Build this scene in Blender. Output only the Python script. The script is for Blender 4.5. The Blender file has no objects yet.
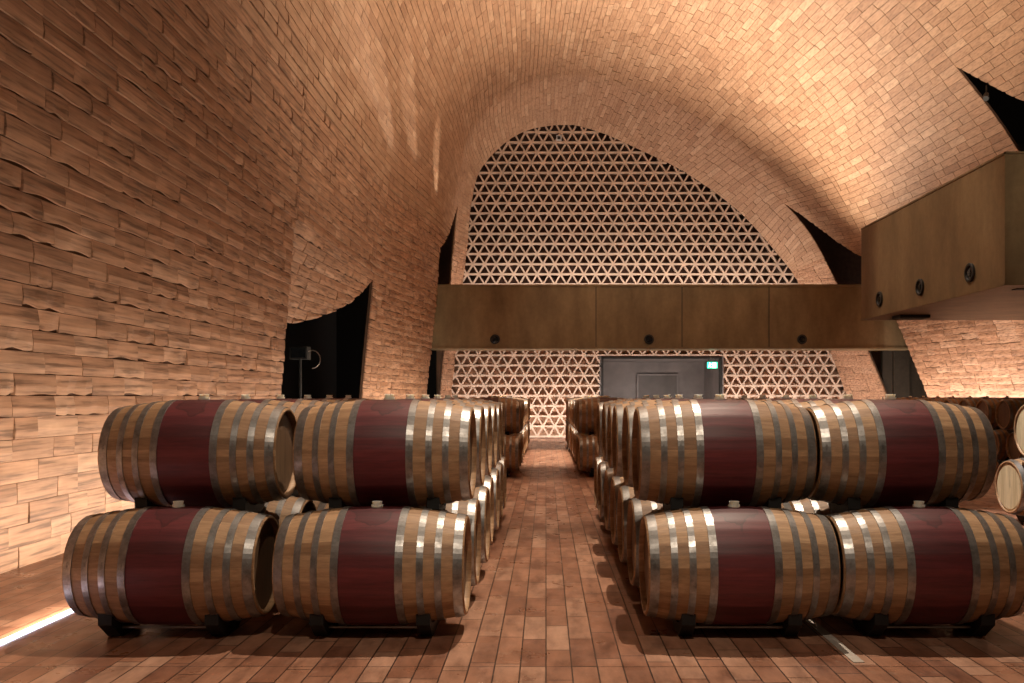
import bpy, math, random
from mathutils import Vector, Matrix
random.seed(7)
SC = bpy.context.scene
COL = SC.collection
PI = math.pi
F, VX, VY, H = 885.0, 546.0, 396.5, 1.43      # lens in pixels, vanishing point, eye height

# ------------------------------------------------------------------ node helpers
class NT:
    def __init__(s, name):
        s.m = bpy.data.materials.new(name); s.m.use_nodes = True
        s.t = s.m.node_tree; s.n = s.t.nodes; s.l = s.t.links
        s.b = s.n['Principled BSDF']
    def node(s, typ, ins=None, **kw):
        n = s.n.new(typ)
        for k, v in kw.items(): setattr(n, k, v)
        for k, v in (ins or {}).items():
            if isinstance(v, bpy.types.NodeSocket): s.l.new(v, n.inputs[k])
            else: n.inputs[k].default_value = v
        return n
    def math(s, op, a, b=0.0, c=None):
        ins = {0: a, 1: b}
        if c is not None: ins[2] = c
        return s.node('ShaderNodeMath', ins, operation=op).outputs[0]
    def mix(s, fac, a, b, mode='MIX'):
        n = s.n.new('ShaderNodeMix'); n.data_type = 'RGBA'; n.blend_type = mode
        for i, v in ((0, fac), (6, a), (7, b)):
            if isinstance(v, bpy.types.NodeSocket): s.l.new(v, n.inputs[i])
            else: n.inputs[i].default_value = v if i == 0 else (v if len(v) == 4 else (*v, 1))
        return n.outputs[2]
    def ramp(s, fac, stops):
        n = s.n.new('ShaderNodeValToRGB'); s.l.new(fac, n.inputs[0])
        e = n.color_ramp.elements
        while len(e) < len(stops): e.new(0.5)
        for i, (p, c) in enumerate(stops):
            e[i].position = p; e[i].color = (*c, 1) if len(c) == 3 else c
        return n.outputs[0]
    def out(s, name, v):
        i = s.b.inputs[name]
        if isinstance(v, bpy.types.NodeSocket): s.l.new(v, i)
        else: i.default_value = v if not (isinstance(v, tuple) and len(v) == 3) else (*v, 1)
    def noise(s, vec, scale, detail=4, rough=0.55):
        return s.node('ShaderNodeTexNoise', {'Vector': vec, 'Scale': scale, 'Detail': detail, 'Roughness': rough}).outputs[0]
    def mapped(s, vec, scale=(1, 1, 1), loc=(0, 0, 0)):
        return s.node('ShaderNodeMapping', {'Vector': vec, 'Scale': scale, 'Location': loc}).outputs[0]
    def bump(s, h, strength=0.3, dist=0.01):
        s.out('Normal', s.node('ShaderNodeBump', {'Height': h, 'Strength': strength, 'Distance': dist}).outputs[0])

def simple(name, col, rough=0.6, metal=0.0, noise=0.12, scale=8.0, bump=0.0):
    t = NT(name); co = t.node('ShaderNodeTexCoord').outputs['Object']
    nz = t.noise(co, scale)
    c = t.ramp(nz, [(0.25, tuple(x * (1 - noise * 2) for x in col)), (0.75, tuple(min(1, x * (1 + noise * 2)) for x in col))])
    t.out('Base Color', c); t.out('Roughness', rough); t.out('Metallic', metal)
    if bump: t.bump(t.noise(co, scale * 6), bump, 0.005)
    return t.m

def terracotta(name, dark, mid, light, rough=0.62, streaky=0.85, blotchy=0.6):
    t = NT(name); geo = t.node('ShaderNodeNewGeometry'); co = t.node('ShaderNodeTexCoord').outputs['Object']
    rnd = geo.outputs['Random Per Island']
    base = t.ramp(rnd, [(0.0, dark), (0.3, mid), (0.75, mid), (1.0, light)])
    off = t.node('ShaderNodeCombineXYZ', {0: t.math('MULTIPLY', rnd, 37.0), 1: t.math('MULTIPLY', rnd, 11.0)}).outputs[0]
    v = t.node('ShaderNodeVectorMath', {0: co, 1: off}, operation='ADD').outputs[0]
    streak = t.noise(t.mapped(v, (9, 0.5, 9)), 3.0, 3)
    blotch = t.noise(v, 2.2, 4)
    c = t.mix(streaky, base, t.ramp(streak, [(0.34, (0.40, 0.36, 0.33)), (0.47, (0.92, 0.90, 0.88)), (0.66, (1.28, 1.27, 1.25))]), 'MULTIPLY')
    c = t.mix(blotchy, c, t.ramp(blotch, [(0.3, (0.70, 0.66, 0.62)), (0.65, (1.1, 1.1, 1.1))]), 'MULTIPLY')
    t.out('Base Color', c); t.out('Roughness', rough)
    t.bump(t.math('ADD', t.math('MULTIPLY', streak, 0.6), blotch), 0.35, 0.01)
    return t.m

def floor_material():
    t = NT('terracotta floor planks'); co = t.node('ShaderNodeTexCoord').outputs['Object']
    s = t.node('ShaderNodeSeparateXYZ', {0: co}); x, y = s.outputs[0], s.outputs[1]
    W, L = 0.136, 0.53
    cx = t.math('DIVIDE', x, W); row = t.math('FLOOR', cx)
    wn = t.node('ShaderNodeTexWhiteNoise', {'W': row}, noise_dimensions='1D').outputs[0]
    cy = t.math('ADD', t.math('DIVIDE', y, L), t.math('MULTIPLY', wn, 1.0)); ty = t.math('FLOOR', cy)
    fx = t.math('FRACT', cx); fy = t.math('FRACT', cy)
    def edge(f, w):      # 1 in the joint
        return t.math('LESS_THAN', t.math('MINIMUM', f, t.math('SUBTRACT', 1.0, f)), w)
    cut = t.math('LESS_THAN', t.math('ABSOLUTE', t.math('SUBTRACT', t.math('FRACT', t.math('DIVIDE', t.math('ADD', y, 7.32), 6.0)), 0.0)), 0.0012)
    joint = t.math('MAXIMUM', t.math('MAXIMUM', edge(fx, 0.028), edge(fy, 0.0075)), cut)
    idv = t.node('ShaderNodeCombineXYZ', {0: row, 1: ty}).outputs[0]
    rnd = t.node('ShaderNodeTexWhiteNoise', {'Vector': idv}, noise_dimensions='2D').outputs[0]
    base = t.ramp(rnd, [(0.0, (0.23, 0.100, 0.060)), (0.35, (0.30, 0.138, 0.082)), (0.7, (0.37, 0.182, 0.112)), (1.0, (0.45, 0.255, 0.17))])
    b1 = t.noise(t.mapped(co, (3, 1, 1)), 2.6, 5, 0.65)
    c = t.mix(0.8, base, t.ramp(b1, [(0.33, (0.42, 0.36, 0.34)), (0.5, (0.88, 0.86, 0.85)), (0.66, (1.2, 1.2, 1.2))]), 'MULTIPLY')
    b2 = t.noise(co, 11.0, 4, 0.7)
    c = t.mix(t.ramp(b2, [(0.6, (0, 0, 0)), (0.78, (0.35, 0.35, 0.35))]), c, (0.55, 0.40, 0.30))
    c = t.mix(joint, c, (0.045, 0.022, 0.014))
    t.out('Base Color', c)
    r = t.ramp(t.noise(co, 4.0, 4), [(0.3, (0.24,) * 3), (0.7, (0.46,) * 3)])
    t.out('Roughness', r)
    t.bump(t.math('SUBTRACT', t.math('MULTIPLY', b2, 0.25), joint), 0.5, 0.006)
    return t.m

def wood_material(name, cols, stave=True, axis_rot=0.0):
    """oak of barrel staves: grain along the barrel, each stave its own tone"""
    t = NT(name); co = t.node('ShaderNodeTexCoord').outputs['Object']
    info = t.node('ShaderNodeObjectInfo').outputs['Random']
    s = t.node('ShaderNodeSeparateXYZ', {0: co})
    if stave:
        ang = t.math('ARCTAN2', s.outputs[2], s.outputs[1])
        k = t.math('FLOOR', t.math('MULTIPLY', t.math('ADD', ang, 10.0), 28 / (2 * PI)))
        across = (0.5, 9, 9)
    else:
        k = t.math('FLOOR', t.math('DIVIDE', s.outputs[1], 0.085)); across = (9, 9, 0.5)
    rid = t.node('ShaderNodeTexWhiteNoise', {'Vector': t.node('ShaderNodeCombineXYZ', {0: k, 1: t.math('MULTIPLY', info, 50)}).outputs[0]}, noise_dimensions='2D').outputs[0]
    base = t.ramp(rid, [(0.0, cols[0]), (0.5, cols[1]), (1.0, cols[2])])
    off = t.node('ShaderNodeCombineXYZ', {0: t.math('MULTIPLY', rid, 9), 1: t.math('MULTIPLY', info, 21), 2: rid}).outputs[0]
    v = t.node('ShaderNodeVectorMath', {0: co, 1: off}, operation='ADD').outputs[0]
    g = t.noise(t.mapped(v, across), 6.0, 5, 0.7)
    c = t.mix(0.85, base, t.ramp(g, [(0.3, (0.60, 0.55, 0.50)), (0.68, (1.15, 1.15, 1.15))]), 'MULTIPLY')
    # own dirt marks
    st = t.noise(v, 4.0, 4, 0.6)
    c = t.mix(t.ramp(st, [(0.58, (0, 0, 0)), (0.75, (0.5, 0.5, 0.5))]), c, tuple(x * 0.45 for x in cols[0]))
    t.out('Base Color', c); t.out('Roughness', 0.55)
    t.bump(g, 0.25, 0.004)
    return t.m

def band_material():
    t = NT('maroon stained staves'); co = t.node('ShaderNodeTexCoord').outputs['Object']
    info = t.node('ShaderNodeObjectInfo').outputs['Random']
    s = t.node('ShaderNodeSeparateXYZ', {0: co})
    ang = t.math('ARCTAN2', s.outputs[2], s.outputs[1])
    k = t.math('FLOOR', t.math('MULTIPLY', t.math('ADD', ang, 10.0), 28 / (2 * PI)))
    rid = t.node('ShaderNodeTexWhiteNoise', {'W': k}, noise_dimensions='1D').outputs[0]
    base = t.ramp(rid, [(0.0, (0.088, 0.015, 0.018)), (0.5, (0.118, 0.019, 0.023)), (1.0, (0.16, 0.030, 0.032))])
    off = t.node('ShaderNodeCombineXYZ', {0: t.math('MULTIPLY', info, 31), 1: t.math('MULTIPLY', info, 17)}).outputs[0]
    v = t.node('ShaderNodeVectorMath', {0: co, 1: off}, operation='ADD').outputs[0]
    g = t.noise(t.mapped(v, (0.7, 8, 8)), 6.0, 5, 0.7)
    c = t.mix(0.8, base, t.ramp(g, [(0.3, (0.6, 0.6, 0.6)), (0.7, (1.35, 1.3, 1.3))]), 'MULTIPLY')
    # spilled wine around the bung: a ragged pool with its own outline
    n2 = t.noise(v, 5.0, 3, 0.5)
    zed = t.math('MULTIPLY', t.math('SUBTRACT', s.outputs[2], 0.19), 3.4)
    m = t.math('SUBTRACT', t.math('ADD', zed, t.math('MULTIPLY', n2, 0.9)), t.math('MULTIPLY', t.math('ABSOLUTE', s.outputs[0]), 2.2))
    pool = t.ramp(m, [(0.66, (0, 0, 0)), (0.70, (0.75,) * 3), (0.74, (0.42,) * 3), (1.0, (0.35,) * 3)])
    c = t.mix(pool, c, (0.035, 0.006, 0.008))
    t.out('Base Color', c); t.out('Roughness', 0.5)
    t.bump(g, 0.2, 0.003)
    return t.m

def hoop_material():
    t = NT('galvanised hoop steel'); co = t.node('ShaderNodeTexCoord').outputs['Object']
    info = t.node('ShaderNodeObjectInfo').outputs['Random']
    off = t.node('ShaderNodeCombineXYZ', {0: t.math('MULTIPLY', info, 31)}).outputs[0]
    v = t.node('ShaderNodeVectorMath', {0: co, 1: off}, operation='ADD').outputs[0]
    n = t.noise(v, 9.0, 5, 0.7)
    t.out('Base Color', t.ramp(n, [(0.3, (0.17, 0.155, 0.14)), (0.55, (0.36, 0.345, 0.33)), (0.8, (0.58, 0.57, 0.56))]))
    t.out('Metallic', 0.8); t.out('Roughness', t.ramp(n, [(0.3, (0.46,) * 3), (0.7, (0.30,) * 3)]))
    return t.m

def corten_material():
    t = NT('brown patinated steel sheet'); co = t.node('ShaderNodeTexCoord').outputs['Object']
    n = t.noise(t.mapped(co, (1, 1, 0.35)), 1.3, 6, 0.65); n2 = t.noise(co, 9, 5, 0.7)
    c = t.ramp(n, [(0.3, (0.15, 0.098, 0.048)), (0.55, (0.235, 0.16, 0.080)), (0.8, (0.31, 0.22, 0.115))])
    c = t.mix(0.5, c, t.ramp(n2, [(0.3, (0.75,) * 3), (0.7, (1.15,) * 3)]), 'MULTIPLY')
    t.out('Base Color', c); t.out('Roughness', 0.5); t.out('Metallic', 0.45)
    return t.m

def emission(name, col, strength):
    t = NT(name); t.out('Base Color', (0.02, 0.02, 0.02)); t.out('Emission Color', col); t.out('Emission Strength', strength)
    return t.m

M = dict(
    tile=terracotta('terracotta vault tiles', (0.34, 0.185, 0.108), (0.41, 0.232, 0.138), (0.50, 0.31, 0.20)),
    smooth_tile=terracotta('smooth terracotta vault tiles', (0.34, 0.190, 0.110), (0.41, 0.243, 0.145), (0.49, 0.315, 0.20), 0.62, 0.42, 0.40),
    mortar=simple('brown bedding behind tiles', (0.10, 0.052, 0.030), 0.9),
    lattice=simple('terracotta lattice clay', (0.56, 0.42, 0.32), 0.7, scale=3),
    backing=simple('terracotta backing wall', (0.52, 0.31, 0.20), 0.8, scale=2),
    floor=floor_material(),
    oak=wood_material('oak barrel staves', ((0.32, 0.180, 0.090), (0.41, 0.242, 0.127), (0.52, 0.325, 0.18))),
    head=wood_material('oak barrel head boards', ((0.15, 0.085, 0.045), (0.19, 0.11, 0.06), (0.24, 0.145, 0.08)), False),
    pale=wood_material('oak boards in pale lit tone', ((0.62, 0.50, 0.30), (0.72, 0.60, 0.38), (0.80, 0.68, 0.45)), False),  # paler oak colour carries the light falling on these heads
    band=band_material(), hoop=hoop_material(),
    bung=simple('translucent pale silicone', (0.85, 0.74, 0.62), 0.45),
    black=simple('black moulded rack rubber', (0.005, 0.0045, 0.004), 0.6),
    rod=simple('dark rack steel rod', (0.36, 0.31, 0.27), 0.35, 0.9),
    corten=corten_material(),
    void=simple('black slit shade panel', (0.0025, 0.002, 0.002), 1.0),  # near-black colour stands in for the shade inside the slits
    bronze=simple('dark bronze panel', (0.050, 0.036, 0.024), 0.5, 0.2),
    grey=simple('grey lobby panel', (0.18, 0.155, 0.145), 0.5, scale=2),
    greydark=simple('dark grey door leaf', (0.085, 0.07, 0.062), 0.5, scale=2),
    frame=simple('black steel frame', (0.010, 0.009, 0.008), 0.6),
    glass=simple('black porthole glass', (0.010, 0.011, 0.012), 0.12),
    channel=simple('brushed aluminium floor channel', (0.50, 0.44, 0.38), 0.5, 0.3),
    led=emission('lit led strip', (0.80, 0.80, 1.0), 6.0),
    exitg=emission('green lit exit panel', (0.05, 0.85, 0.45), 2.6),
    exitw=emission('white lit exit figure', (0.85, 1.0, 0.92), 5.0),
)

_b = M['bung'].node_tree.nodes['Principled BSDF']; _b.inputs['Subsurface Weight'].default_value = 1.0; _b.inputs['Subsurface Scale'].default_value = 0.04; _b.inputs['Subsurface Radius'].default_value = (1, .85, .7)
# ------------------------------------------------------------------ mesh helpers
class MB:
    def __init__(s): s.v = []; s.f = []; s.mi = []; s.sm = []
    def add(s, vs, fs, mi=0, smooth=False):
        b = len(s.v); s.v += [tuple(v) for v in vs]
        for f in fs: s.f.append(tuple(b + i for i in f)); s.mi.append(mi); s.sm.append(smooth)
    def box(s, x0, x1, y0, y1, z0, z1, mi=0):
        vs = [(x, y, z) for x in (x0, x1) for y in (y0, y1) for z in (z0, z1)]
        s.add(vs, [(0, 1, 3, 2), (4, 6, 7, 5), (0, 4, 5, 1), (2, 3, 7, 6), (0, 2, 6, 4), (1, 5, 7, 3)], mi)
    def lathe_x(s, prof, n=56, mi=0, smooth=True, close_ends=False):
        """prof: list of (x, r) revolved about the X axis"""
        vs = []; fs = []
        for x, r in prof:
            for k in range(n):
                a = 2 * PI * k / n; vs.append((x, r * math.cos(a), r * math.sin(a)))
        for i in range(len(prof) - 1):
            for k in range(n):
                k2 = (k + 1) % n
                fs.append((i * n + k, i * n + k2, (i + 1) * n + k2, (i + 1) * n + k))
        if close_ends:
            fs.append(tuple(range(n))[::-1]); fs.append(tuple((len(prof) - 1) * n + k for k in range(n)))
        s.add(vs, fs, mi, smooth)
    def tube(s, a, b, r, n=10, mi=0):
        a, b = Vector(a), Vector(b); d = (b - a).normalized()
        u = d.orthogonal().normalized(); w = d.cross(u)
        vs = [p + (u * math.cos(2 * PI * k / n) + w * math.sin(2 * PI * k / n)) * r for p in (a, b) for k in range(n)]
        fs = [(k, (k + 1) % n, n + (k + 1) % n, n + k) for k in range(n)] + [tuple(range(n))[::-1], tuple(range(n, 2 * n))]
        s.add(vs, fs, mi)
    def prism_x(s, poly, x0, x1, mi=0):
        """poly of (y,z), extruded in x; given as upper and lower chains -> quads"""
        n = len(poly)
        vs = [(x0, y, z) for y, z in poly] + [(x1, y, z) for y, z in poly]
        fs = [(k, (k + 1) % n, n + (k + 1) % n, n + k) for k in range(n)]
        half = n // 2
        for side in (0, n):
            for k in range(half - 1):
                q = (side + k, side + k + 1, side + n - 2 - k, side + n - 1 - k)
                fs.append(q)
        s.add(vs, fs, mi)
    def mesh(s, name, mats):
        me = bpy.data.meshes.new(name); me.from_pydata(s.v, [], s.f)
        for m in mats: me.materials.append(m)
        me.polygons.foreach_set('material_index', s.mi); me.polygons.foreach_set('use_smooth', s.sm)
        me.update(); return me
    def build(s, name, mats, parent=None, loc=(0, 0, 0)):
        if not isinstance(mats, (list, tuple)): mats = [mats]
        return link(name, s.mesh(name, mats), parent, loc)

def fix_normals(me):
    import bmesh
    bm = bmesh.new(); bm.from_mesh(me); bmesh.ops.recalc_face_normals(bm, faces=bm.faces); bm.to_mesh(me); bm.free()

def link(name, data, parent=None, loc=(0, 0, 0)):
    o = bpy.data.objects.new(name, data); COL.objects.link(o); o.location = loc
    if parent: o.parent = parent
    return o
def tag(o, label=None, cat=None, group=None, kind=None):
    if label: o['label'] = label
    if cat: o['category'] = cat
    if group: o['group'] = group
    if kind: o['kind'] = kind
    return o
def empty(name, loc): 
    o = bpy.data.objects.new(name, None); COL.objects.link(o); o.location = loc; o.empty_display_size = 0.1; return o
def copy_tree(root, loc):
    r = root.copy(); COL.objects.link(r); r.location = loc
    for ch in list(root.children):
        c = ch.copy(); COL.objects.link(c); c.parent = r
    return r

# ------------------------------------------------------------------ the vault
DS = [-3.0, 7.0, 14.4, 20.8, 27.0, 29.5, 31.0]
def P(px, py, D): return ((px - VX) * D / F, H + (VY - py) * D / F)
s144 = [(-4.40, 0), (-4.32, 1.43), (-4.10, 4.3), (-3.95, 6.5), (-3.60, 9.0), (-2.6, 11.3), (-0.8, 13.0), (1.8, 13.9), (4.6, 14.0), (7.3, 13.2),
        (9.6, 11.9), (11.5, 10.0), (12.9, 7.8), (13.8, 5.3), (14.2, 3.4), (14.7, 1.43), (15.0, 0)]
SEC = {
    -3.0: s144, 7.0: s144, 14.4: s144,
    20.8: [(-4.40, 0), (-4.32, 1.43), (-4.05, 4.3), (-3.85, 6.5), (-3.45, 8.9), (-2.6, 11.0), (-1.0, 12.5), (1.2, 13.25), (3.6, 13.2), (6.0, 12.4),
           (8.1, 10.9), (9.7, 9.1), (11.1, 7.2), (12.0, 5.1), (12.5, 3.4), (13.0, 1.43), (13.3, 0)],
    27.0: [(-3.75, 0), (-3.66, 1.43), (-3.36, 4.3), (-3.20, 6.5), (-2.95, 8.6), (-2.4, 10.5), (-1.0, 11.8), (0.7, 12.4), (2.6, 12.3), (4.7, 11.6),
           (6.6, 10.3), (8.3, 8.55), (9.4, 6.8), (10.2, 5.0), (10.85, 3.4), (11.65, 1.43), (12.1, 0)],
    29.5: [(-3.60, 0), (-3.53, 1.43), (-3.27, 4.3), (-3.08, 6.5), (-2.85, 8.3), (-2.40, 9.95), (-1.1, 11.1), (0.5, 11.55), (2.1, 11.35), (3.8, 10.7),
           (5.6, 9.7), (7.3, 8.45), (8.7, 7.0), (9.73, 5.15), (10.45, 3.6), (11.36, 1.45), (11.9, 0)],
    31.0: [(-3.42, 0)] + [P(*p, 31.0) for p in ((451, 396), (459, 314), (466.5, 251), (472, 200), (483, 166), (517, 135), (559, 125), (596, 131),
           (640, 150), (684, 172), (736, 209), (780, 257), (800, 285), (822, 330), (847, 396))] + [(11.0, 0)],
}
def cr(p0, p1, p2, p3, t):
    return 0.5 * (2 * p1 + (p2 - p0) * t + (2 * p0 - 5 * p1 + 4 * p2 - p3) * t * t + (3 * p1 - p0 - 3 * p2 + p3) * t ** 3)
def sec_pt(pts, s):
    n = len(pts) - 1; s = min(max(s, 0), n); i = min(int(s), n - 1); t = s - i
    g = lambda k: pts[min(max(k, 0), n)]
    return (cr(g(i - 1)[0], g(i)[0], g(i + 1)[0], g(i + 2)[0], t), cr(g(i - 1)[1], g(i)[1], g(i + 1)[1], g(i + 2)[1], t))
def surf0(s, D):
    D = min(max(D, DS[0]), DS[-1])
    j = max(k for k in range(len(DS) - 1) if DS[k] <= D + 1e-9); t = (D - DS[j]) / (DS[j + 1] - DS[j])
    g = lambda k: DS[min(max(k, 0), len(DS) - 1)]
    q = [sec_pt(SEC[g(k)], s) for k in (j - 1, j, j + 1, j + 2)]
    # monotone-ish hermite in depth using real knot spacing
    res = []
    for c in (0, 1):
        y0, y1, y2, y3 = (a[c] for a in q); h = DS[j + 1] - DS[j]
        d1 = (y2 - y1) / h
        dm = (y1 - y0) / (g(j) - g(j - 1)) if j > 0 else d1
        dp = (y3 - y2) / (g(j + 2) - g(j + 1)) if j + 2 < len(DS) else d1
        m1 = 0 if dm * d1 <= 0 else 2 * dm * d1 / (dm + d1); m2 = 0 if dp * d1 <= 0 else 2 * dp * d1 / (dp + d1)
        if j == 0: m1 = d1
        if j + 2 >= len(DS): m2 = d1
        res.append((2 * t**3 - 3 * t**2 + 1) * y1 + (t**3 - 2 * t**2 + t) * h * m1 + (-2 * t**3 + 3 * t**2) * y2 + (t**3 - t**2) * h * m2)
    return res
def surf(s, D):
    x, z = surf0(s, D)
    if 14.4 < D < 20.8:          # between the wall panels the shell swings outwards
        k = (20.8 - D) / 6.4
        if s < 2: x -= 0.06 * min(1, max(0.0, (4.3 - z) * 2)) + 0.45 * k * max(0.0, 4.3 - z)
        if s > 11: x += 0.25 * k * max(0.0, 9.1 - z)
    return Vector((x, D, z))
def lerp_list(pts, x):
    if x <= pts[0][0]: return pts[0][1]
    for (a, b), (c, d) in zip(pts, pts[1:]):
        if x <= c: return b + (d - b) * (x - a) / (c - a)
    return pts[-1][1]
LIP = [  # (side, D0, D1, lip height by depth)
    (0, 14.4, 14.54, [(14.4, 4.3), (14.54, 4.25)]),
    (0, 14.54, 20.8, [(14.4, 2.65), (15.3, 2.68), (16.5, 2.80), (17.5, 2.98), (18.5, 3.22), (19.4, 3.5), (20.2, 3.85), (20.8, 4.2)]),
    (0, 27.0, 29.5, [(27.0, 5.95), (27.6, 6.2), (28.3, 6.6), (29.0, 7.2), (29.5, 7.8)]),
    (1, 14.4, 20.8, [(14.4, 4.0), (16.0, 4.7), (17.2, 5.5), (18.3, 6.4), (19.3, 7.3), (20.2, 8.3), (20.8, 9.2)]),
    (1, 27.0, 29.5, [(27.0, 5.6), (27.7, 5.9), (28.4, 6.4), (29.0, 7.05), (29.5, 7.85)]),
]
_cache = {}
def s_at_z(side, z, D):
    key = (side, round(z, 3), round(D, 3))
    if key in _cache: return _cache[key]
    lo, hi = (0.0, 7.0) if side == 0 else (9.0, 16.0)
    for _ in range(24):
        mid = (lo + hi) / 2; zz = surf0(mid, D)[1]
        if (zz < z) == (side == 0): lo = mid
        else: hi = mid
    _cache[key] = (lo + hi) / 2; return _cache[key]
def s_limits(D, cell_mid):
    """range of s that exists at depth D (holes cut from both feet)"""
    lo, hi = 0.0, 16.0
    for side, a, b, tab in LIP:
        if a < cell_mid < b:
            s = s_at_z(side, lerp_list(tab, min(max(D, a), b)), D)
            if side == 0: lo = s
            else: hi = s
    return lo, hi
# courses: s boundaries, about 0.265 m tall each, measured on the 14.4 m section
courses = [0.0]; acc = 0.0; prev = sec_pt(s144, 0)
N = 6400
pts = [sec_pt(s144, 16 * i / N) for i in range(N + 1)]
for i in range(1, N + 1):
    acc += math.hypot(pts[i][0] - pts[i - 1][0], pts[i][1] - pts[i - 1][1])
    if acc >= (0.178 if i / N * 16 < 4.0 or i / N * 16 > 12.0 else 0.215): courses.append(16 * i / N); acc = 0.0
courses[-1] = 16.0
def nrm(s, D):
    a = surf(min(s + 0.02, 16), D) - surf(max(s - 0.02, 0), D); 
    b = surf(s, D + 0.02) - surf(s, D - 0.02) if not (14.35 < D < 14.45) else Vector((0, 1, 0))
    n = b.cross(a); n.normalize()
    return n            # points into the hall
BREAKS = [14.4, 14.54, 20.8, 27.0, 29.5]
def build_vault():
    meshes = {'wall_left': MB(), 'ceiling': MB(), 'wall_right': MB()}
    for ci in range(len(courses) - 1):
        s0, s1 = courses[ci], courses[ci + 1]; sm = (s0 + s1) / 2
        mb = meshes['wall_left' if sm < 3 else ('wall_right' if sm > 12.5 else 'ceiling')]
        low = sm < 3.3 or sm > 12.5
        D = -3.0 - random.random() * 0.6
        while D < 31.0:
            L = random.choice((0.60, 0.62, 0.62, 0.64, 0.64, 0.33)) if low else random.choice((0.52, 0.54, 0.54, 0.56, 0.56, 0.32))
            nxt = D + L
            for br in BREAKS:
                if D < br - 1e-6 and nxt > br - 0.14 and (sm < 5 or sm > 10) and not (br == 14.54 and sm > 5): nxt = br; break
            d0, d1 = max(D, -3.0), min(nxt, 31.0)
            D = nxt
            if d1 - d0 < 0.03: continue
            mid = (d0 + d1) / 2
            base_course = low and (sm < 0.95 or sm > 15.2)
            amp = 0 if base_course else random.choice((0.0, 0.2, 0.5, 1.0)) if low else random.choice((0, 0, 0.2))
            # relief calms down on the smooth vault
            prot = (0.014 + 0.018 * random.random()) if low else 0.004 + 0.010 * random.random()
            if base_course: prot *= 0.5
            ph = random.random() * 6.28; fr = random.uniform(0.8, 1.9)
            nseg = 8 if low and mid < 16 else (2 if mid < 24 else 3)
            if any(a < mid < b and (sm < 5) == (sd == 0) for sd, a, b, _ in LIP) and (sm < 5 or sm > 10): nseg = 8
            tilt = random.uniform(-0.006, 0.006) if low else random.uniform(-.003, .003)
            rows = []
            g = 0.004 if low else 0.006
            jl, jt = (0.02, 0.012) if low else (0.03, 0.03)
            upright = 1 if sm < 7.5 else -1       # which s side is the lower edge of the tile
            for k in range(nseg + 1):
                dd = d0 + g + (d1 - d0 - 2 * g) * k / nseg
                lo, hi = s_limits(dd, mid)
                a, b = max(s0, lo), min(s1, hi)
                if b - a < 0.004: rows.append((dd, None)); continue
                w = amp * 0.15 * (0.5 + 0.5 * math.sin(ph + fr * 2 * PI * k / nseg))
                ds = b - a
                if upright > 0: e_low, e_top = a + ds * (jl + w), b - ds * jt
                else: e_low, e_top = b - ds * (jl + w), a + ds * jt
                rows.append((dd, (e_low, e_top, prot - w * 0.10)))
            if any(r[1] is None for r in rows):
                rows = [r for r in rows if r[1] is not None]
                if len(rows) < 2: continue
            vs = []
            n0 = nrm(sm, mid)
            for q, (dd, (el, et, pr)) in enumerate(rows):
                pl, pt = surf(el, dd), surf(et, dd); t_ = tilt * (q / (len(rows) - 1) - .5) * 2
                pm = pl.lerp(pt, 0.42)
                vs += [pl - n0 * 0.02, pl + n0 * (pr + t_), pm + n0 * (pr * (1.05 if low else .7) + t_), pt + n0 * (0.003 + t_ * .5), pt - n0 * 0.02]
            fs = []
            for q in range(len(rows) - 1):
                b0, b1 = 5 * q, 5 * q + 5
                for e in range(4):
                    fs.append((b0 + e, b1 + e, b1 + e + 1, b0 + e + 1))
            e = 5 * (len(rows) - 1)
            fs += [(0, 1, 2, 3, 4), (e + 4, e + 3, e + 2, e + 1, e)]
            mb.add(vs, fs)
    roots = {}
    for nm, mb in meshes.items():
        me = mb.mesh(nm, [M['smooth_tile' if nm == 'ceiling' else 'tile']]); fix_normals(me)
        o = link(nm, me); tag(o, kind='structure'); roots[nm] = o
    tag(roots['wall_left'], 'terracotta tiled side wall with rough wavy tile edges, glowing at its foot')
    tag(roots['ceiling'], 'terracotta tiled vault sweeping over the barrel hall')
    tag(roots['wall_right'], 'terracotta tiled wall behind the hanging steel box')
    # the shell behind the tiles
    mb = MB(); ND = []
    d = -3.0
    while d < 31.0 - 1e-6:
        nxt = d + 0.4
        for br in BREAKS + [31.0]:
            if d < br - 1e-6 < nxt + 0.1: nxt = br
        ND.append((d, nxt)); d = nxt
    for a, b in ND:
        mid = (a + b) / 2; la, ha = s_limits(a, mid); lb, hb = s_limits(b, mid); K = 90
        for k in range(K):
            q = []
            for D_, lo, hi, kk in ((a, la, ha, k), (b, lb, hb, k), (b, lb, hb, k + 1), (a, la, ha, k + 1)):
                s = lo + (hi - lo) * kk / K; sc = min(max(s, 0.03), 15.97)
                # evaluate just inside the cell so the outward swing stays on its own side
                De = min(max(D_, a + 1e-4), b - 1e-4)
                q.append((surf(s, De), nrm(sc, mid)))
            back = 0.012 if mid < 24 else 0.028
            inn = [p - n * back for p, n in q]; out = [p - n * 0.07 for p, n in q]
            fs = [(0, 1, 2, 3), (4, 7, 6, 5)]
            edgeA = min(abs(a - e) for e in BREAKS) < 1e-4; edgeB = min(abs(b - e) for e in BREAKS) < 1e-4
            if edgeA: fs.append((0, 3, 7, 4))
            if edgeB: fs.append((1, 5, 6, 2))
            if k == 0: fs.append((0, 4, 5, 1))
            if k == K - 1: fs.append((3, 2, 6, 7))
            mb.add(inn + out, fs)
    o = mb.build('ceiling_shell', M['mortar']); tag(o, kind='structure'); 
build_vault()

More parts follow.
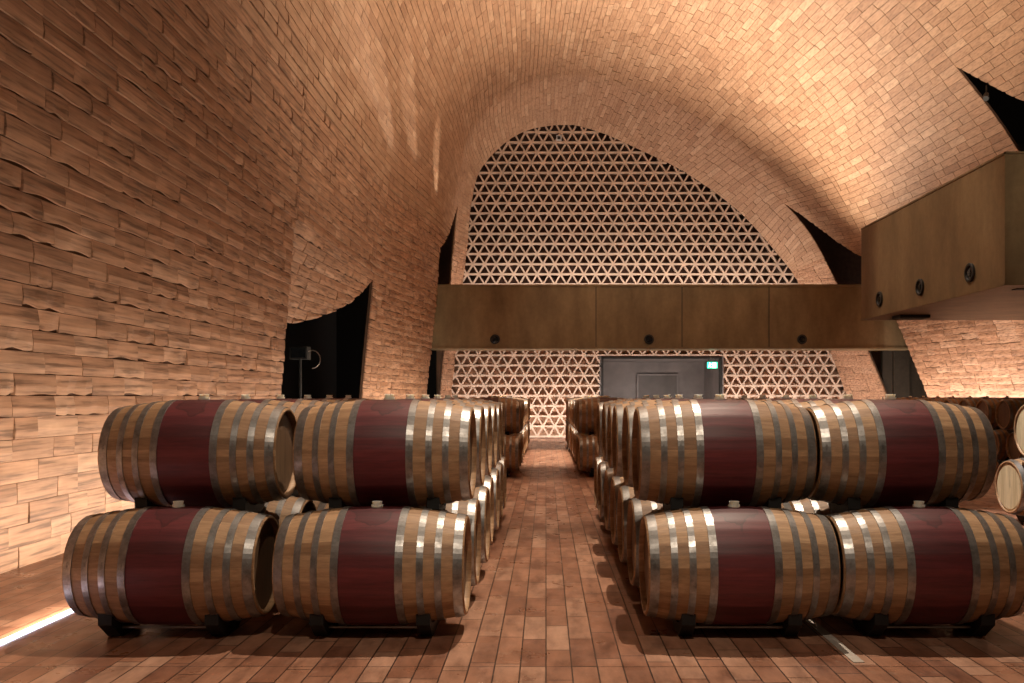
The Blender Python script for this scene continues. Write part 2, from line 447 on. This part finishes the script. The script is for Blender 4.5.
# ------------------------------------------------------------------ floor, black shade sheets and bronze panel behind the slits
fl = MB(); fl.box(-9, 19, -3.2, 34, -0.3, 0.0); o = fl.build('floor', M['floor']); tag(o, 'polished terracotta plank floor', kind='structure')
v = MB(); v.box(-7.4, -7.1, 12.5, 33, 0, 9); v.box(-7.1, -3.75, 30.0, 30.3, 0, 9); v.box(-7.1, -4.75, 12.5, 12.8, 0, 6)
o = v.build('wall_void_left', M['void']); tag(o, 'black sheet for the shade behind the slits of the glowing side wall', kind='structure')
v = MB(); v.box(17.6, 17.9, 8, 41, 0, 22); v.box(12, 17.6, 40.7, 41, 0, 22)
o = v.build('wall_void_right', M['void']); tag(o, kind='structure')
v = MB(); v.box(12.2, 17.6, 30.0, 30.3, 0, 10); v.box(11.3, 12.2, 29.7, 29.9, 0, 6); v.box(11.62, 11.66, 29.55, 29.7, 0, 5)
o = v.build('wall_bronze', M['bronze']); tag(o, 'dark bronze panel closing the slit beside the lattice', kind='structure')

# ------------------------------------------------------------------ lattice wall
YL = 31.0
outline = [sec_pt(SEC[31.0], 16 * i / 160) for i in range(161)]
outline = [p for p in outline]
def clip_line(px_, pz_, dx, dz):
    """intervals of the line p + t d inside the arch outline"""
    ts = []
    poly = outline + [outline[0]]
    for (x0, z0), (x1, z1) in zip(poly, poly[1:]):
        ex, ez = x1 - x0, z1 - z0; det = dx * (-ez) + ex * dz
        if abs(det) < 1e-9: continue
        rx, rz = x0 - px_, z0 - pz_
        t = (rx * (-ez) + ex * rz) / det; u = (dx * rz - dz * rx) / det
        if 0 <= u < 1: ts.append(t)
    ts.sort(); return [(ts[i], ts[i + 1]) for i in range(0, len(ts) - 1, 2)]
DOOR = (1.98, 6.12, 2.76)
def cut_door(px_, pz_, dx, dz, t0, t1):
    """remove the doorway rectangle from a segment"""
    a, b = t0, t1; lo, hi = -1e9, 1e9
    for p, d, mn, mx in ((px_, dx, DOOR[0], DOOR[1]), (pz_, dz, -1, DOOR[2])):
        if abs(d) < 1e-9:
            if not (mn < p < mx): return [(a, b)]
        else:
            q0, q1 = sorted(((mn - p) / d, (mx - p) / d)); lo, hi = max(lo, q0), min(hi, q1)
    if lo >= hi or hi <= a or lo >= b: return [(a, b)]
    r = []
    if lo > a: r.append((a, lo))
    if hi < b: r.append((hi, b))
    return r
lat = MB(); HS = 0.3555; SIDE = HS / math.sin(PI / 3); BW = 0.027
def bar(x0, z0, x1, z1, y0, y1, w):
    d = Vector((x1 - x0, 0, z1 - z0)); 
    if d.length < 0.03: return
    d.normalize(); n = Vector((-d.z, 0, d.x)) * w
    a, b = Vector((x0, 0, z0)), Vector((x1, 0, z1)); vs = []
    for y in (y0, y1):
        for p in (a - n, b - n, b + n, a + n): vs.append((p.x, y, p.z))
    lat.add(vs, [(0, 1, 2, 3), (7, 6, 5, 4), (0, 4, 5, 1), (1, 5, 6, 2), (2, 6, 7, 3), (3, 7, 4, 0)])
z = 0.03
while z < 11:
    for t0, t1 in clip_line(-20, z + 1e-4, 1, 0):
        for a, b in cut_door(-20, z, 1, 0, t0, t1): bar(-20 + a, z, -20 + b, z, YL, YL + 0.17, BW + 0.004)
    z += HS
for sg in (1, -1):
    dx, dz = math.cos(PI / 3) * sg, math.sin(PI / 3)
    for k in range(-60, 90):
        x0 = k * SIDE + 0.1
        for t0, t1 in clip_line(x0, 0.03, dx, dz):
            for a, b in cut_door(x0, 0.03, dx, dz, t0, t1):
                bar(x0 + dx * a, 0.03 + dz * a, x0 + dx * b, 0.03 + dz * b, YL + 0.004 * (2 + sg), YL + 0.165, BW)
me = lat.mesh('wall_back', [M['lattice']]); fix_normals(me)
wb = link('wall_back', me); tag(wb, 'pierced terracotta wall of small open triangles under the arch', kind='structure')
bk = MB()
def back_strip(z0, z1, x0, x1): bk.box(x0, x1, YL + 0.34, YL + 0.5, z0, z1)
back_strip(0, DOOR[2], -5, DOOR[0] - 0.02); back_strip(0, DOOR[2], DOOR[1] + 0.02, 13); back_strip(DOOR[2], 3.6, -5, 13)
o = bk.build('wall_back_backing', M['backing']); tag(o, 'terracotta wall standing behind the triangle lattice', kind='structure')
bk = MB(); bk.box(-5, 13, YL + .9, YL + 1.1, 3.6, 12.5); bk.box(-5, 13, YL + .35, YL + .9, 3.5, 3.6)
o = bk.build('wall_back_upper', simple('backing wall in shade tone', (0.10, 0.05, 0.034), 0.9)); tag(o, kind='structure')  # shade high behind the lattice is put into this darker colour
# lobby behind the doorway
lb = MB(); y1 = YL + 3.2
lb.box(DOOR[0] - 0.1, DOOR[0], YL, y1, 0, DOOR[2]); lb.box(DOOR[1], DOOR[1] + 0.1, YL, y1, 0, DOOR[2])
lb.box(DOOR[0] - .1, DOOR[1] + .1, YL, y1, DOOR[2], DOOR[2] + 0.1); lb.box(DOOR[0] - .1, DOOR[1] + .1, y1, y1 + .1, 0, DOOR[2] + .1)
o = lb.build('wall_lobby', M['grey']); tag(o, 'grey panelled lobby seen through the doorway', kind='structure')
d = empty('door_1', (4.30, y1 - 0.08, 0)); tag(d, 'wide grey lobby door seen through the opening in the lattice', kind='structure')
q = MB(); q.box(-0.74, 0.74, -.03, .04, 0, 2.24); q.build('door_leaf', M['greydark'], d)
q = MB(); q.box(-0.80, -0.74, -.05, .06, 0, 2.3); q.box(0.74, 0.80, -.05, .06, 0, 2.3); q.box(-.74, .74, -.05, .06, 2.24, 2.3); q.build('door_frame', M['grey'], d)
q = MB(); q.box(-.06, -.03, -.10, -.03, .9, 1.3); q.box(.03, .06, -.10, -.03, .9, 1.3); q.build('door_handle', M['rod'], d)
q = MB(); T = 0.05
q.box(DOOR[0] - T, DOOR[0] + .03, YL - 0.03, YL + .2, 0, DOOR[2] + T); q.box(DOOR[1] - .03, DOOR[1] + T, YL - 0.03, YL + .2, 0, DOOR[2] + T); q.box(DOOR[0], DOOR[1], YL - .03, YL + .2, DOOR[2] - .01, DOOR[2] + T)
o = q.build('trim_1', M['frame']); tag(o, 'black steel surround of the doorway in the lattice', kind='structure')

# exit sign
ex = empty('exit_sign', (5.84, YL + 0.12, 2.42)); tag(ex, 'small green and white lit exit sign hanging in the doorway', 'sign')
q = MB(); q.box(-.19, .19, -.03, .03, -.02, .24); q.build('sign_housing', M['frame'], ex)
q = MB(); q.box(-.18, .18, -.045, -.031, 0, .22); q.build('lit_panel', M['exitg'], ex)
q = MB()        # running figure and arrow, flat pictogram on the sign face
def poly(pts): q.add([(x, -.048, z) for x, z in pts], [tuple(range(len(pts)))])
poly([(-.10, .175), (-.08, .175), (-.08, .205), (-.10, .205)])                     # head
poly([(-.12, .10), (-.09, .09), (-.065, .165), (-.10, .17)])                      # torso
poly([(-.12, .10), (-.145, .04), (-.13, .03), (-.095, .09)]); poly([(-.11, .10), (-.06, .07), (-.06, .02), (-.045, .02), (-.045, .08), (-.09, .105)])
poly([(-.07, .165), (-.03, .12), (-.02, .13), (-.065, .175)])
poly([(.0, .02), (.13, .02), (.13, .19), (.0, .19)])                               # doorway of the pictogram
q.build('pictogram', M['exitw'], ex)
for hx in (-.12, .12): q = MB(); q.tube((hx, 0, .24), (hx, 0, .34), .008); q.build('hanger', M['frame'], ex)
sn = empty('sensor_box', (P(559, 138, YL - .05)[0], YL - 0.02, P(559, 138, YL - .05)[1])); tag(sn, 'tiny pale square sensor high on the triangle lattice', 'sensor')
q = MB(); q.box(-.09, .09, -.06, 0, -.09, .09); q.build('housing', simple('pale grey plastic', (.5, .5, .5)), sn)
q = MB(); q.box(-.055, .055, -.065, -.058, -.055, .055); q.build('window', M['frame'], sn)

# ------------------------------------------------------------------ steel box walkways with porthole lamps
def porthole(x, y, z, facing, label, R=0.148):
    e = empty('porthole_lamp', (x, y, z)); tag(e, label, 'lamp', 'round black lamps on the steel walkways')
    n = 28
    def ring(mb, prof):
        vs = []; fs = []
        for d, r in prof:
            for k in range(n):
                a = 2 * PI * k / n; vs.append((r * math.cos(a), -d, r * math.sin(a)))
        for i in range(len(prof) - 1):
            for k in range(n): fs.append((i * n + k, i * n + (k + 1) % n, (i + 1) * n + (k + 1) % n, (i + 1) * n + k))
        return vs, fs
    a = MB(); vs, fs = ring(a, [(-.0, R * 1.02), (.03, R * 1.02), (.036, R * .96), (.036, R * .78), (.01, R * .70)]); a.add(vs, fs, 0, False)
    b = MB(); vs, fs = ring(b, [(.008, R * .72), (.018, R * .40), (.024, R * .02)]); b.add(vs, fs, 0, True)
    o1 = a.build('bezel', M['frame'], e); o2 = b.build('lens', M['glass'], e)
    c = MB(); c.add([(.0 + R * .34 * math.cos(t * PI / 6), -.028, R * .34 * math.sin(t * PI / 6)) for t in range(12)], [tuple(range(12))]); c.build('inner_disc', M['glass'], e)
    if facing == 'x': e.rotation_euler = (0, 0, -PI / 2)
    return e
YB = 27.4; zb0, zb1 = 2.93, 4.88
wk = empty('steel_walkway', (3.5, YB, zb0)); tag(wk, 'long brown steel box walkway crossing in front of the triangle lattice', 'walkway')
q = MB(); q.box(-7.2, 8.2, 0, 1.5, 0, zb1 - zb0); q.build('box_body', M['corten'], wk)
for px in (596, 682, 769):
    xx = (px - VX) * YB / F - 3.5; q = MB(); q.box(xx - .012, xx + .012, -.006, .0, 0.02, zb1 - zb0 - .02); q.build('panel_seam', M['frame'], wk)
pass
q = MB(); q.box(-7.2, 8.2, -.03, .0, zb1 - zb0 - .05, zb1 - zb0 + .02); q.box(-7.2, 8.2, -.03, .0, -.02, .03); q.build('edge_strip', M['corten'], wk)
names = ['round black lamp on the far walkway, end nearest the glowing side wall', 'round black lamp in the middle of the far walkway, above the doorway edge',
         'round black lamp on the far walkway, end nearest the hanging box']
for px, lab in zip((495, 649, 802), names):
    porthole((px - VX) * YB / F, YB, 3.2, 'y', lab)
XB = 6.7; bx0, bx1 = 12.9, 18.8; bz0, bz1 = 3.05, 5.0
hb = empty('hanging_steel_box', (XB, bx0, bz0)); tag(hb, 'big brown patinated steel box jutting out from the tiled vault', 'walkway')
q = MB(); q.box(0, 5.2, 0, bx1 - bx0, 0, bz1 - bz0); q.build('box_body', M['corten'], hb)
q = MB(); q.box(-.012, .0, 0, .03, 0, bz1 - bz0); q.box(-.012, 0, 0, bx1 - bx0, bz1 - bz0 - .03, bz1 - bz0); q.box(-.012, 0, 0, bx1 - bx0, 0, .03)
q.box(0, 5.2, -.012, 0, 0, .03); q.box(0, 5.2, -.012, 0, bz1 - bz0 - .03, bz1 - bz0); q.build('edge_strip', M['corten'], hb)
q = MB(); q.box(.35, 1.6, .35, .5, -.012, .0); q.build('slot', M['frame'], hb)
q = MB(); q.box(.3, .9, 4.6, 5.0, -.06, .0); q.build('sensor_plate', M['frame'], hb)
for px, lab in zip((880, 920.5, 970.5), ('round black lamp on the hanging box, farthest of its three', 'round black lamp on the hanging box, middle one of its three',
                                      'round black lamp on the hanging box, nearest of its three')):
    porthole(XB, XB * F / (px - VX), 3.385, 'x', lab)
# fixture in the dark slit of the side wall
e = empty('projector_lamp', (-5.05, 18.4, 2.30)); tag(e, 'black projector lamp with a cable loop inside the dark wall slit', 'lamp')
q = MB(); q.box(-.24, .12, -.15, .15, -.10, .16); q.build('housing', M['frame'], e)
q = MB(); q.box(-.21, .09, -.17, -.15, -.07, .13); q.build('lens', M['glass'], e)
q = MB(); q.tube((-.06, .0, -.1), (-.06, .0, -2.3), .03); q.box(-.2, .1, -.15, .15, -2.3, -2.27); q.build('post', M['frame'], e)
q = MB(); pr = None
for k in range(15):
    a = -0.5 * PI + k / 14 * 1.5 * PI; p = (.20 + .17 * math.cos(a), -.05, -.10 + .17 * math.sin(a) * 1.1)
    if pr: q.tube(pr, p, .012, 6)
    pr = p
q.build('cable', M['rod'], e)
e = empty('slit_lamp', (10.1, 20.3, 8.35)); tag(e, 'tiny black lamp in the high slit above the hanging box', 'lamp')
q = MB(); q.tube((0, 0, 0), (-.12, -.22, -.16), .06, 14); q.build('barrel', M['frame'], e)
q = MB(); q.tube((0, 0, 0), (.05, .1, .25), .015); q.build('bracket', M['frame'], e)

# floor channels
q = MB(); q.box(-.028, .028, -11, 11, 0.0, .006); o = q.build('light_strip', M['led'], None, (-3.16, 14.0, 0.0)); tag(o, 'glowing white light strip set in the floor beside the wall', 'light strip')
q = MB(); q.box(-.03, .03, -3.3, 3.3, 0.0, .005); o = q.build('floor_channel', M['channel'], None, (1.68, 8.05, 0.0)); tag(o, 'unlit pale metal channel in the floor under the barrels', 'floor channel')

# ------------------------------------------------------------------ barrels
BL, RB, RH = 1.10, 0.353, 0.294
def rad(x): return RB - (RB - RH) * (abs(x) / (BL / 2)) ** 2
HOOPS = [(.147, .187), (.257, .292), (.350, .385), (.445, .492)]
SEG = 112
def staves_prof(x0, x1, n, dr=0.0): return [(x0 + (x1 - x0) * i / n, rad(x0 + (x1 - x0) * i / n) + dr) for i in range(n + 1)]
def stave_lathe(mb, prof, mi=0):
    vs = []; fs = []
    for x, r in prof:
        for k in range(SEG):
            a = 2 * PI * k / SEG; g = 0.0022 if k % 4 == 0 else 0.0
            vs.append((x, (r - g) * math.cos(a), (r - g) * math.sin(a)))
    for i in range(len(prof) - 1):
        for k in range(SEG):
            k2 = (k + 1) % SEG; fs.append((i * SEG + k, (i + 1) * SEG + k, (i + 1) * SEG + k2, i * SEG + k2))
    mb.add(vs, fs, mi, True)
def make_barrel(full=True, headmat='head'):
    h = BL / 2; b0 = 0.150 * BL
    def stv(mb, mi=0):
        for sg in (-1, 1):
            pr = staves_prof(sg * b0, sg * h, 8) + [(sg * h, RH - .022), (sg * (h - .045), RH - .018)]
            if sg < 0: pr = pr[::-1]
            stave_lathe(mb, pr, mi)
    def band(mb, mi=0): stave_lathe(mb, staves_prof(-b0, b0, 5, 0.0004), mi)
    def hoop(mb, a, b, sg, mi=0):
        n = 3; xs = [sg * BL * (a + (b - a) * i / n) for i in range(n + 1)]; xs.sort()
        pr = [(xs[0], rad(xs[0]) - .004)] + [(x, rad(x) + .0055) for x in xs] + [(xs[-1], rad(xs[-1]) - .004)]
        mb.lathe_x(pr[::-1], 64, mi, False)
        xm = (xs[0] + xs[-1]) / 2; r = rad(xm) + .004       # lap joint with two rivets, round the side
        for da in (0.0, .06):
            an = PI * 0.93 + da; c = Vector((xm, r * math.cos(an), r * math.sin(an))); nn = Vector((0, math.cos(an), math.sin(an)))
            mb.tube(c, c + nn * .004, .007, 8, mi)
    def head(mb, sg, mi=0):
        x = sg * (h - (.040 if headmat == 'head' else .018)); r = RH - .016; n = 48
        vs = [(x, r * math.cos(2 * PI * k / n), r * math.sin(2 * PI * k / n)) for k in range(n)]
        vs2 = [(x + sg * .010, (r - .03) * math.cos(2 * PI * k / n), (r - .03) * math.sin(2 * PI * k / n)) for k in range(n)]
        fs = [(k, (k + 1) % n, n + (k + 1) % n, n + k) for k in range(n)] + [tuple(range(n, 2 * n))]
        if sg < 0: fs = [f[::-1] for f in fs]
        mb.add(vs + vs2, fs, mi)
    def bung(mb, mi=0):
        n = 16
        for z0, z1, r0, r1 in ((RB - .01, RB + .014, .036, .036), (RB + .014, RB + .034, .028, .032)):
            vs = [(rr * math.cos(2 * PI * k / n), rr * math.sin(2 * PI * k / n), zz) for zz, rr in ((z0, r0), (z1, r1)) for k in range(n)]
            mb.add(vs, [(k, (k + 1) % n, n + (k + 1) % n, n + k) for k in range(n)] + [tuple(range(n, 2 * n))], mi)
    if full:
        root = empty('wine_barrel', (0, 0, 0)); c = (0, 0, 0)
        def part(nm, mb, mat, lab=None):
            me = mb.mesh(nm, [mat]); fix_normals(me) if nm in ('staves', 'painted_band') else None
            o = link(nm, me, root, (0, 0, RB))
            if lab: o['label'] = lab
        mb = MB(); stv(mb); part('staves', mb, M['oak'])
        mb = MB(); band(mb); part('painted_band', mb, M['band'], 'maroon stained band round the middle')
        for sg in (-1, 1):
            for a, b in HOOPS: mb = MB(); hoop(mb, a, b, sg); part('hoop', mb, M['hoop'])
            mb = MB(); head(mb, sg); part('barrel_head', mb, M[headmat])
        mb = MB(); bung(mb); part('bung', mb, M['bung'], 'pale silicone bung')
        return root
    mb = MB(); stv(mb, 0); band(mb, 1)
    for sg in (-1, 1):
        for a, b in HOOPS: hoop(mb, a, b, sg, 2)
        head(mb, sg, 3)
    bung(mb, 4); me = mb.mesh('wine_barrel', [M['oak'], M['band'], M['hoop'], M[headmat], M['bung']])
    fix_normals(me); me.transform(Matrix.Translation((0, 0, RB)))
    return link('wine_barrel', me)

ZL, ZU, S = 0.407, 1.058, 0.855
def saddle_floor():
    R = rad(.31) + .003; n = 16; up = []; lo = []
    for i in range(n + 1):
        u = -.235 + .47 * i / n
        t = ZL - math.sqrt(R * R - u * u); up.append((u, t))
        au = abs(u); lo.append((u, 0.0 if au < .11 else max(0.0, min(t - .045, (au - .11) * 0.80))))
    return up + lo[::-1]
def saddle_top():
    R = rad(.31) + .003; n = 16; up = []; lo = []
    dz = ZU - ZL
    for i in range(n + 1):
        u = -.205 + .41 * i / n; t = dz - math.sqrt(R * R - u * u)      # relative to lower barrel centre height
        au = abs(u); q = S / 2 - au
        low = math.sqrt(R * R - q * q) if abs(q) < R else -9
        up.append((u, t)); lo.append((u, max(low, t - .075)))
    return up + lo[::-1]
def make_rack(kind, full=True):
    pf = saddle_floor() if kind == 'floor' else saddle_top()
    rz = .055 if kind == 'floor' else (ZU - ZL - .345 - .035)
    if full:
        root = empty('barrel_rack', (0, 0, 0))
        for sg in (-1, 1):
            mb = MB(); mb.prism_x(pf, sg * .31 - .04, sg * .31 + .04); me = mb.mesh('saddle', [M['black']]); fix_normals(me)
            o = link('saddle', me, root)
        for u in (-.10, .10):
            mb = MB(); mb.tube((-.29, u, rz), (.29, u, rz), .009, 10); mb.build('rod', M['rod'], root)
        return root
    mb = MB()
    for sg in (-1, 1): mb.prism_x(pf, sg * .31 - .04, sg * .31 + .04)
    for u in (-.10, .10): mb.tube((-.29, u, rz), (.29, u, rz), .009, 6, 1)
    me = mb.mesh('barrel_rack', [M['black'], M['rod']]); fix_normals(me)
    return link('barrel_rack', me)

PB = {(f, hm): make_barrel(f, hm) for f, hm in ((True, 'head'), (False, 'head'), (True, 'pale'))}
PR = {(k, f): make_rack(k, f) for k in ('floor', 'top') for f in (True, False)}
used = set()
def take(proto, key, loc):
    if key not in used:
        used.add(key); proto.location = loc; return proto
    return copy_tree(proto, loc)
ORD = ['front', 'second', 'third', 'fourth', 'fifth', 'sixth', 'seventh', 'eighth', 'ninth', 'tenth', 'eleventh', 'twelfth', 'thirteenth', 'fourteenth']
def put(xc, y, tier, full, label, group, hm='head'):
    r = random.Random(int(xc * 997 + y * 131 + (7 if tier == 'upper' else 0)))
    xj = xc + r.uniform(-.012, .012) + (.03 if xc < -2 and tier == 'lower' else 0)
    z = (ZL if tier == 'lower' else ZU) - RB
    k = (full, hm); b = take(PB[k], ('b',) + k, (xj, y, z))
    b.rotation_euler = (0, 0, r.uniform(-.006, .006))
    tag(b, label[0], 'barrel', group)
    kr = ('floor' if tier == 'lower' else 'top', full)
    q = take(PR[kr], ('r',) + kr, (xc, y, 0 if tier == 'lower' else ZL)); tag(q, label[1], 'barrel rack', 'black racks under the barrels')
CX = {'LO': -2.255, 'LI': -1.025, 'RI': 1.14, 'RO': 2.262}
WHERE = {'LO': 'wall column of the glowing-wall block', 'LI': 'aisle column of the glowing-wall block',
         'RI': 'aisle column of the exit-sign block', 'RO': 'outer column of the exit-sign block'}
D0 = 5.38
for c, xc in CX.items():
    for n in range(7):
        for tier in ('lower', 'upper'):
            if tier == 'upper' and n > 5: continue
            y = D0 + S * n + (S / 2 if tier == 'upper' else 0)
            put(xc, y, tier, True, (f'maroon-banded oak barrel, {tier} tier, {ORD[n]} row, {WHERE[c]}', f'black rack under {tier} barrel, {ORD[n]} row, {WHERE[c]}'),
                'oak barrels in the near blocks')
D1 = 15.9
for c, xc in CX.items():
    for n in range(13):
        for tier in ('lower', 'upper'):
            if tier == 'upper' and n > 11: continue
            if c in ('LO', 'RO') and tier == 'lower' : continue
            if c in ('LO', 'RO') : continue
            y = D1 + S * n + (S / 2 if tier == 'upper' else 0)
            w = WHERE[c].replace('block', 'far block').replace('of the ', 'of ')
            put(xc, y, tier, False, (f'oak barrel, {tier} tier, {ORD[n]} row, {w}', f'small black rack, {tier} tier, {ORD[n]} row, {w}'), 'oak barrels in the far blocks')
# pale-headed barrels by the right edge, standing forward of the others
yA = 10.0
for tier, y, nm in (('lower', yA, 'second'), ('lower', yA - S, 'front'), ('upper', yA - S / 2, 'only')):
    put(5.21 + BL / 2, y, tier, True, (f'pale-headed oak barrel, {tier} tier, {nm} row of the short stack under the hanging box', f'black rack, {tier} tier, {nm} row of the pale-headed stack'),
        'pale-headed barrels under the hanging box', 'pale')
for n in range(9):
    for tier in ('lower', 'upper'):
        if tier == 'upper' and n > 7: continue
        y = 17.9 + S * n + (S / 2 if tier == 'upper' else 0)
        put(9.45 + BL / 2, y, tier, False, (f'dark oak barrel, {tier} tier, {ORD[n]} row of the stack against the tiled wall', f'small black rack, {tier} tier, {ORD[n]} row of the stack against the tiled wall'),
            'barrels stacked against the tiled wall')

# ------------------------------------------------------------------ lamps
def area(name, loc, target, sx, sy, power, col=(1, .8, .6), spread=180):
    l = bpy.data.lights.new(name, 'AREA'); l.shape = 'RECTANGLE'; l.size = sx; l.size_y = sy; l.energy = power; l.color = col; l.spread = math.radians(spread)
    o = bpy.data.objects.new(name, l); COL.objects.link(o); o.location = loc
    d = Vector(target) - Vector(loc); o.rotation_euler = d.to_track_quat('-Z', 'Y').to_euler(); return o
def spot(name, loc, target, power, angle, col=(1, .78, .56), blend=.35, r=.05):
    l = bpy.data.lights.new(name, 'SPOT'); l.energy = power; l.spot_size = math.radians(angle); l.spot_blend = blend; l.color = col; l.shadow_soft_size = r
    o = bpy.data.objects.new(name, l); COL.objects.link(o); o.location = loc
    d = Vector(target) - Vector(loc); o.rotation_euler = d.to_track_quat('-Z', 'Y').to_euler(); return o
WARM = (1, .78, .56)
def strip_light(name, x, y0, y1, z, tx, tz, power, col=WARM, w=.05):
    """a long narrow lamp lying along the depth axis, tipped towards (tx, tz)"""
    l = bpy.data.lights.new(name, 'AREA'); l.shape = 'RECTANGLE'; l.size = w; l.size_y = y1 - y0; l.energy = power; l.color = col
    o = bpy.data.objects.new(name, l); COL.objects.link(o); o.location = (x, (y0 + y1) / 2, z)
    d = Vector((tx - x, 0, tz - z)).normalized()
    zx = -d; yx = Vector((0, 1, 0)); xx = yx.cross(zx)
    o.rotation_euler = Matrix((xx, yx, zx)).transposed().to_euler(); return o
WW = (1, .83, .65)
strip_light('wall_wash_left', -3.16, 3.0, 26, .03, -4.3, .60, 390, (1, .84, .66))
strip_light('wall_wash_left', -2.9, 19, 27, .03, -4.0, 1.2, 110, (1, .84, .66))  # added strip, brightens the far part of the side wall
area('wall_wash_back', (3.6, 29.0, .06), (3.6, 31.3, 2.0), 13.5, .1, 400, (1, .86, .77))
strip_light('wall_wash_right', 10.6, 18, 28, .03, 12.6, 1.5, 480, (1, .86, .74))
spot('ceiling_or_added_spot', (1.9, 9.6, 12.4), (.1, 5.6, 0), 5200, 36, WW, .6)
spot('ceiling_or_added_spot', (-.2, 14.0, 12.2), (.2, 12.4, 0), 3600, 34, WW, .8)
spot('ceiling_or_added_spot', (.6, 21.5, 12.0), (.1, 21.0, 0), 13000, 34, WW, .9)
spot('ceiling_or_added_spot', (2.0, 9.6, 11.5), (5.3, 9.6, .8), 7500, 16, (1, .95, .88))  # added narrow spot, whitens the pale barrel heads
spot('ceiling_or_added_spot', (.6, -1.6, 9.5), (.1, 6.5, 1.0), 1600, 38, WW, 1.0, .06)  # added fill from behind the camera for the barrel fronts
spot('ceiling_or_added_spot', (3.0, 2.0, 10.5), (8.6, 13.0, 4.0), 2600, 20, WW, .6)  # added spot, lifts the front face of the hanging box
spot('ceiling_or_added_spot', (1.5, 17.0, 12.6), (6.8, 15.5, 4.0), 2600, 34, WW, .6)  # added spot, lifts the long side of the hanging box
spot('ceiling_or_added_spot', (3.2, 15.0, 12.2), (3.6, 27.4, 3.3), 1500, 40, WW, .5)
strip = area('lattice_uplight', (3.0, 29.5, 4.6), (3.0, 31.0, 6.4), 11.5, .08, 150, (1, .87, .76))
area('vault_uplight', (4.5, 26.2, 5.1), (5.2, 22.0, 14), 8, .3, 650, WW, 105)
spot('vault_uplight', (9.0, 13.5, 5.2), (5.0, 19, 13.5), 2600, 110, WW, 1.0, .2)
spot('vault_uplight', (9.0, 18.0, 5.2), (6, 23, 11.5), 700, 110, WW, 1.0, .2)
spot('vault_uplight', (7.2, 15.0, 5.3), (-1.0, 16, 12.0), 4200, 100, WW, 1.0, .2)
for tx, ty, tz, pw, an in ((-3.25, 25.2, 8.6, 1200, 11), (-3.2, 23.0, 8.0, 2200, 9), (-3.5, 20.0, 8.0, 3500, 8), (-3.6, 14.0, 9.5, 4500, 9)):
    spot('wall_uplight', (-2.4, 27.2, 5.0), (tx, ty, tz), pw, an, WW, .5, .05)
w = bpy.data.worlds.new('hall ambience'); SC.world = w; w.use_nodes = True
w.node_tree.nodes['Background'].inputs[0].default_value = (1, .72, .50, 1); w.node_tree.nodes['Background'].inputs[1].default_value = .06
spot('lobby_lamp', (4.0, YL + 1.6, 2.7), (4.0, YL + 2.2, 0), 60, 150, (1, .93, .90), 1, .2)

# ------------------------------------------------------------------ camera
cam = bpy.data.cameras.new('camera'); co = bpy.data.objects.new('camera', cam); COL.objects.link(co)
co.location = (0, 0, H); co.rotation_euler = (PI / 2, 0, 0)
cam.sensor_fit = 'HORIZONTAL'; cam.sensor_width = 36; cam.lens = F / 1024 * 36
cam.shift_x = -(VX - 512) / 1024; cam.shift_y = (VY - 341.5) / 1024
cam.clip_end = 200
SC.camera = co
SC.view_settings.view_transform = 'Standard'; SC.view_settings.look = 'None'
SC.view_settings.gamma = 1; SC.view_settings.use_curve_mapping = False
SC.view_settings.exposure = 0.1
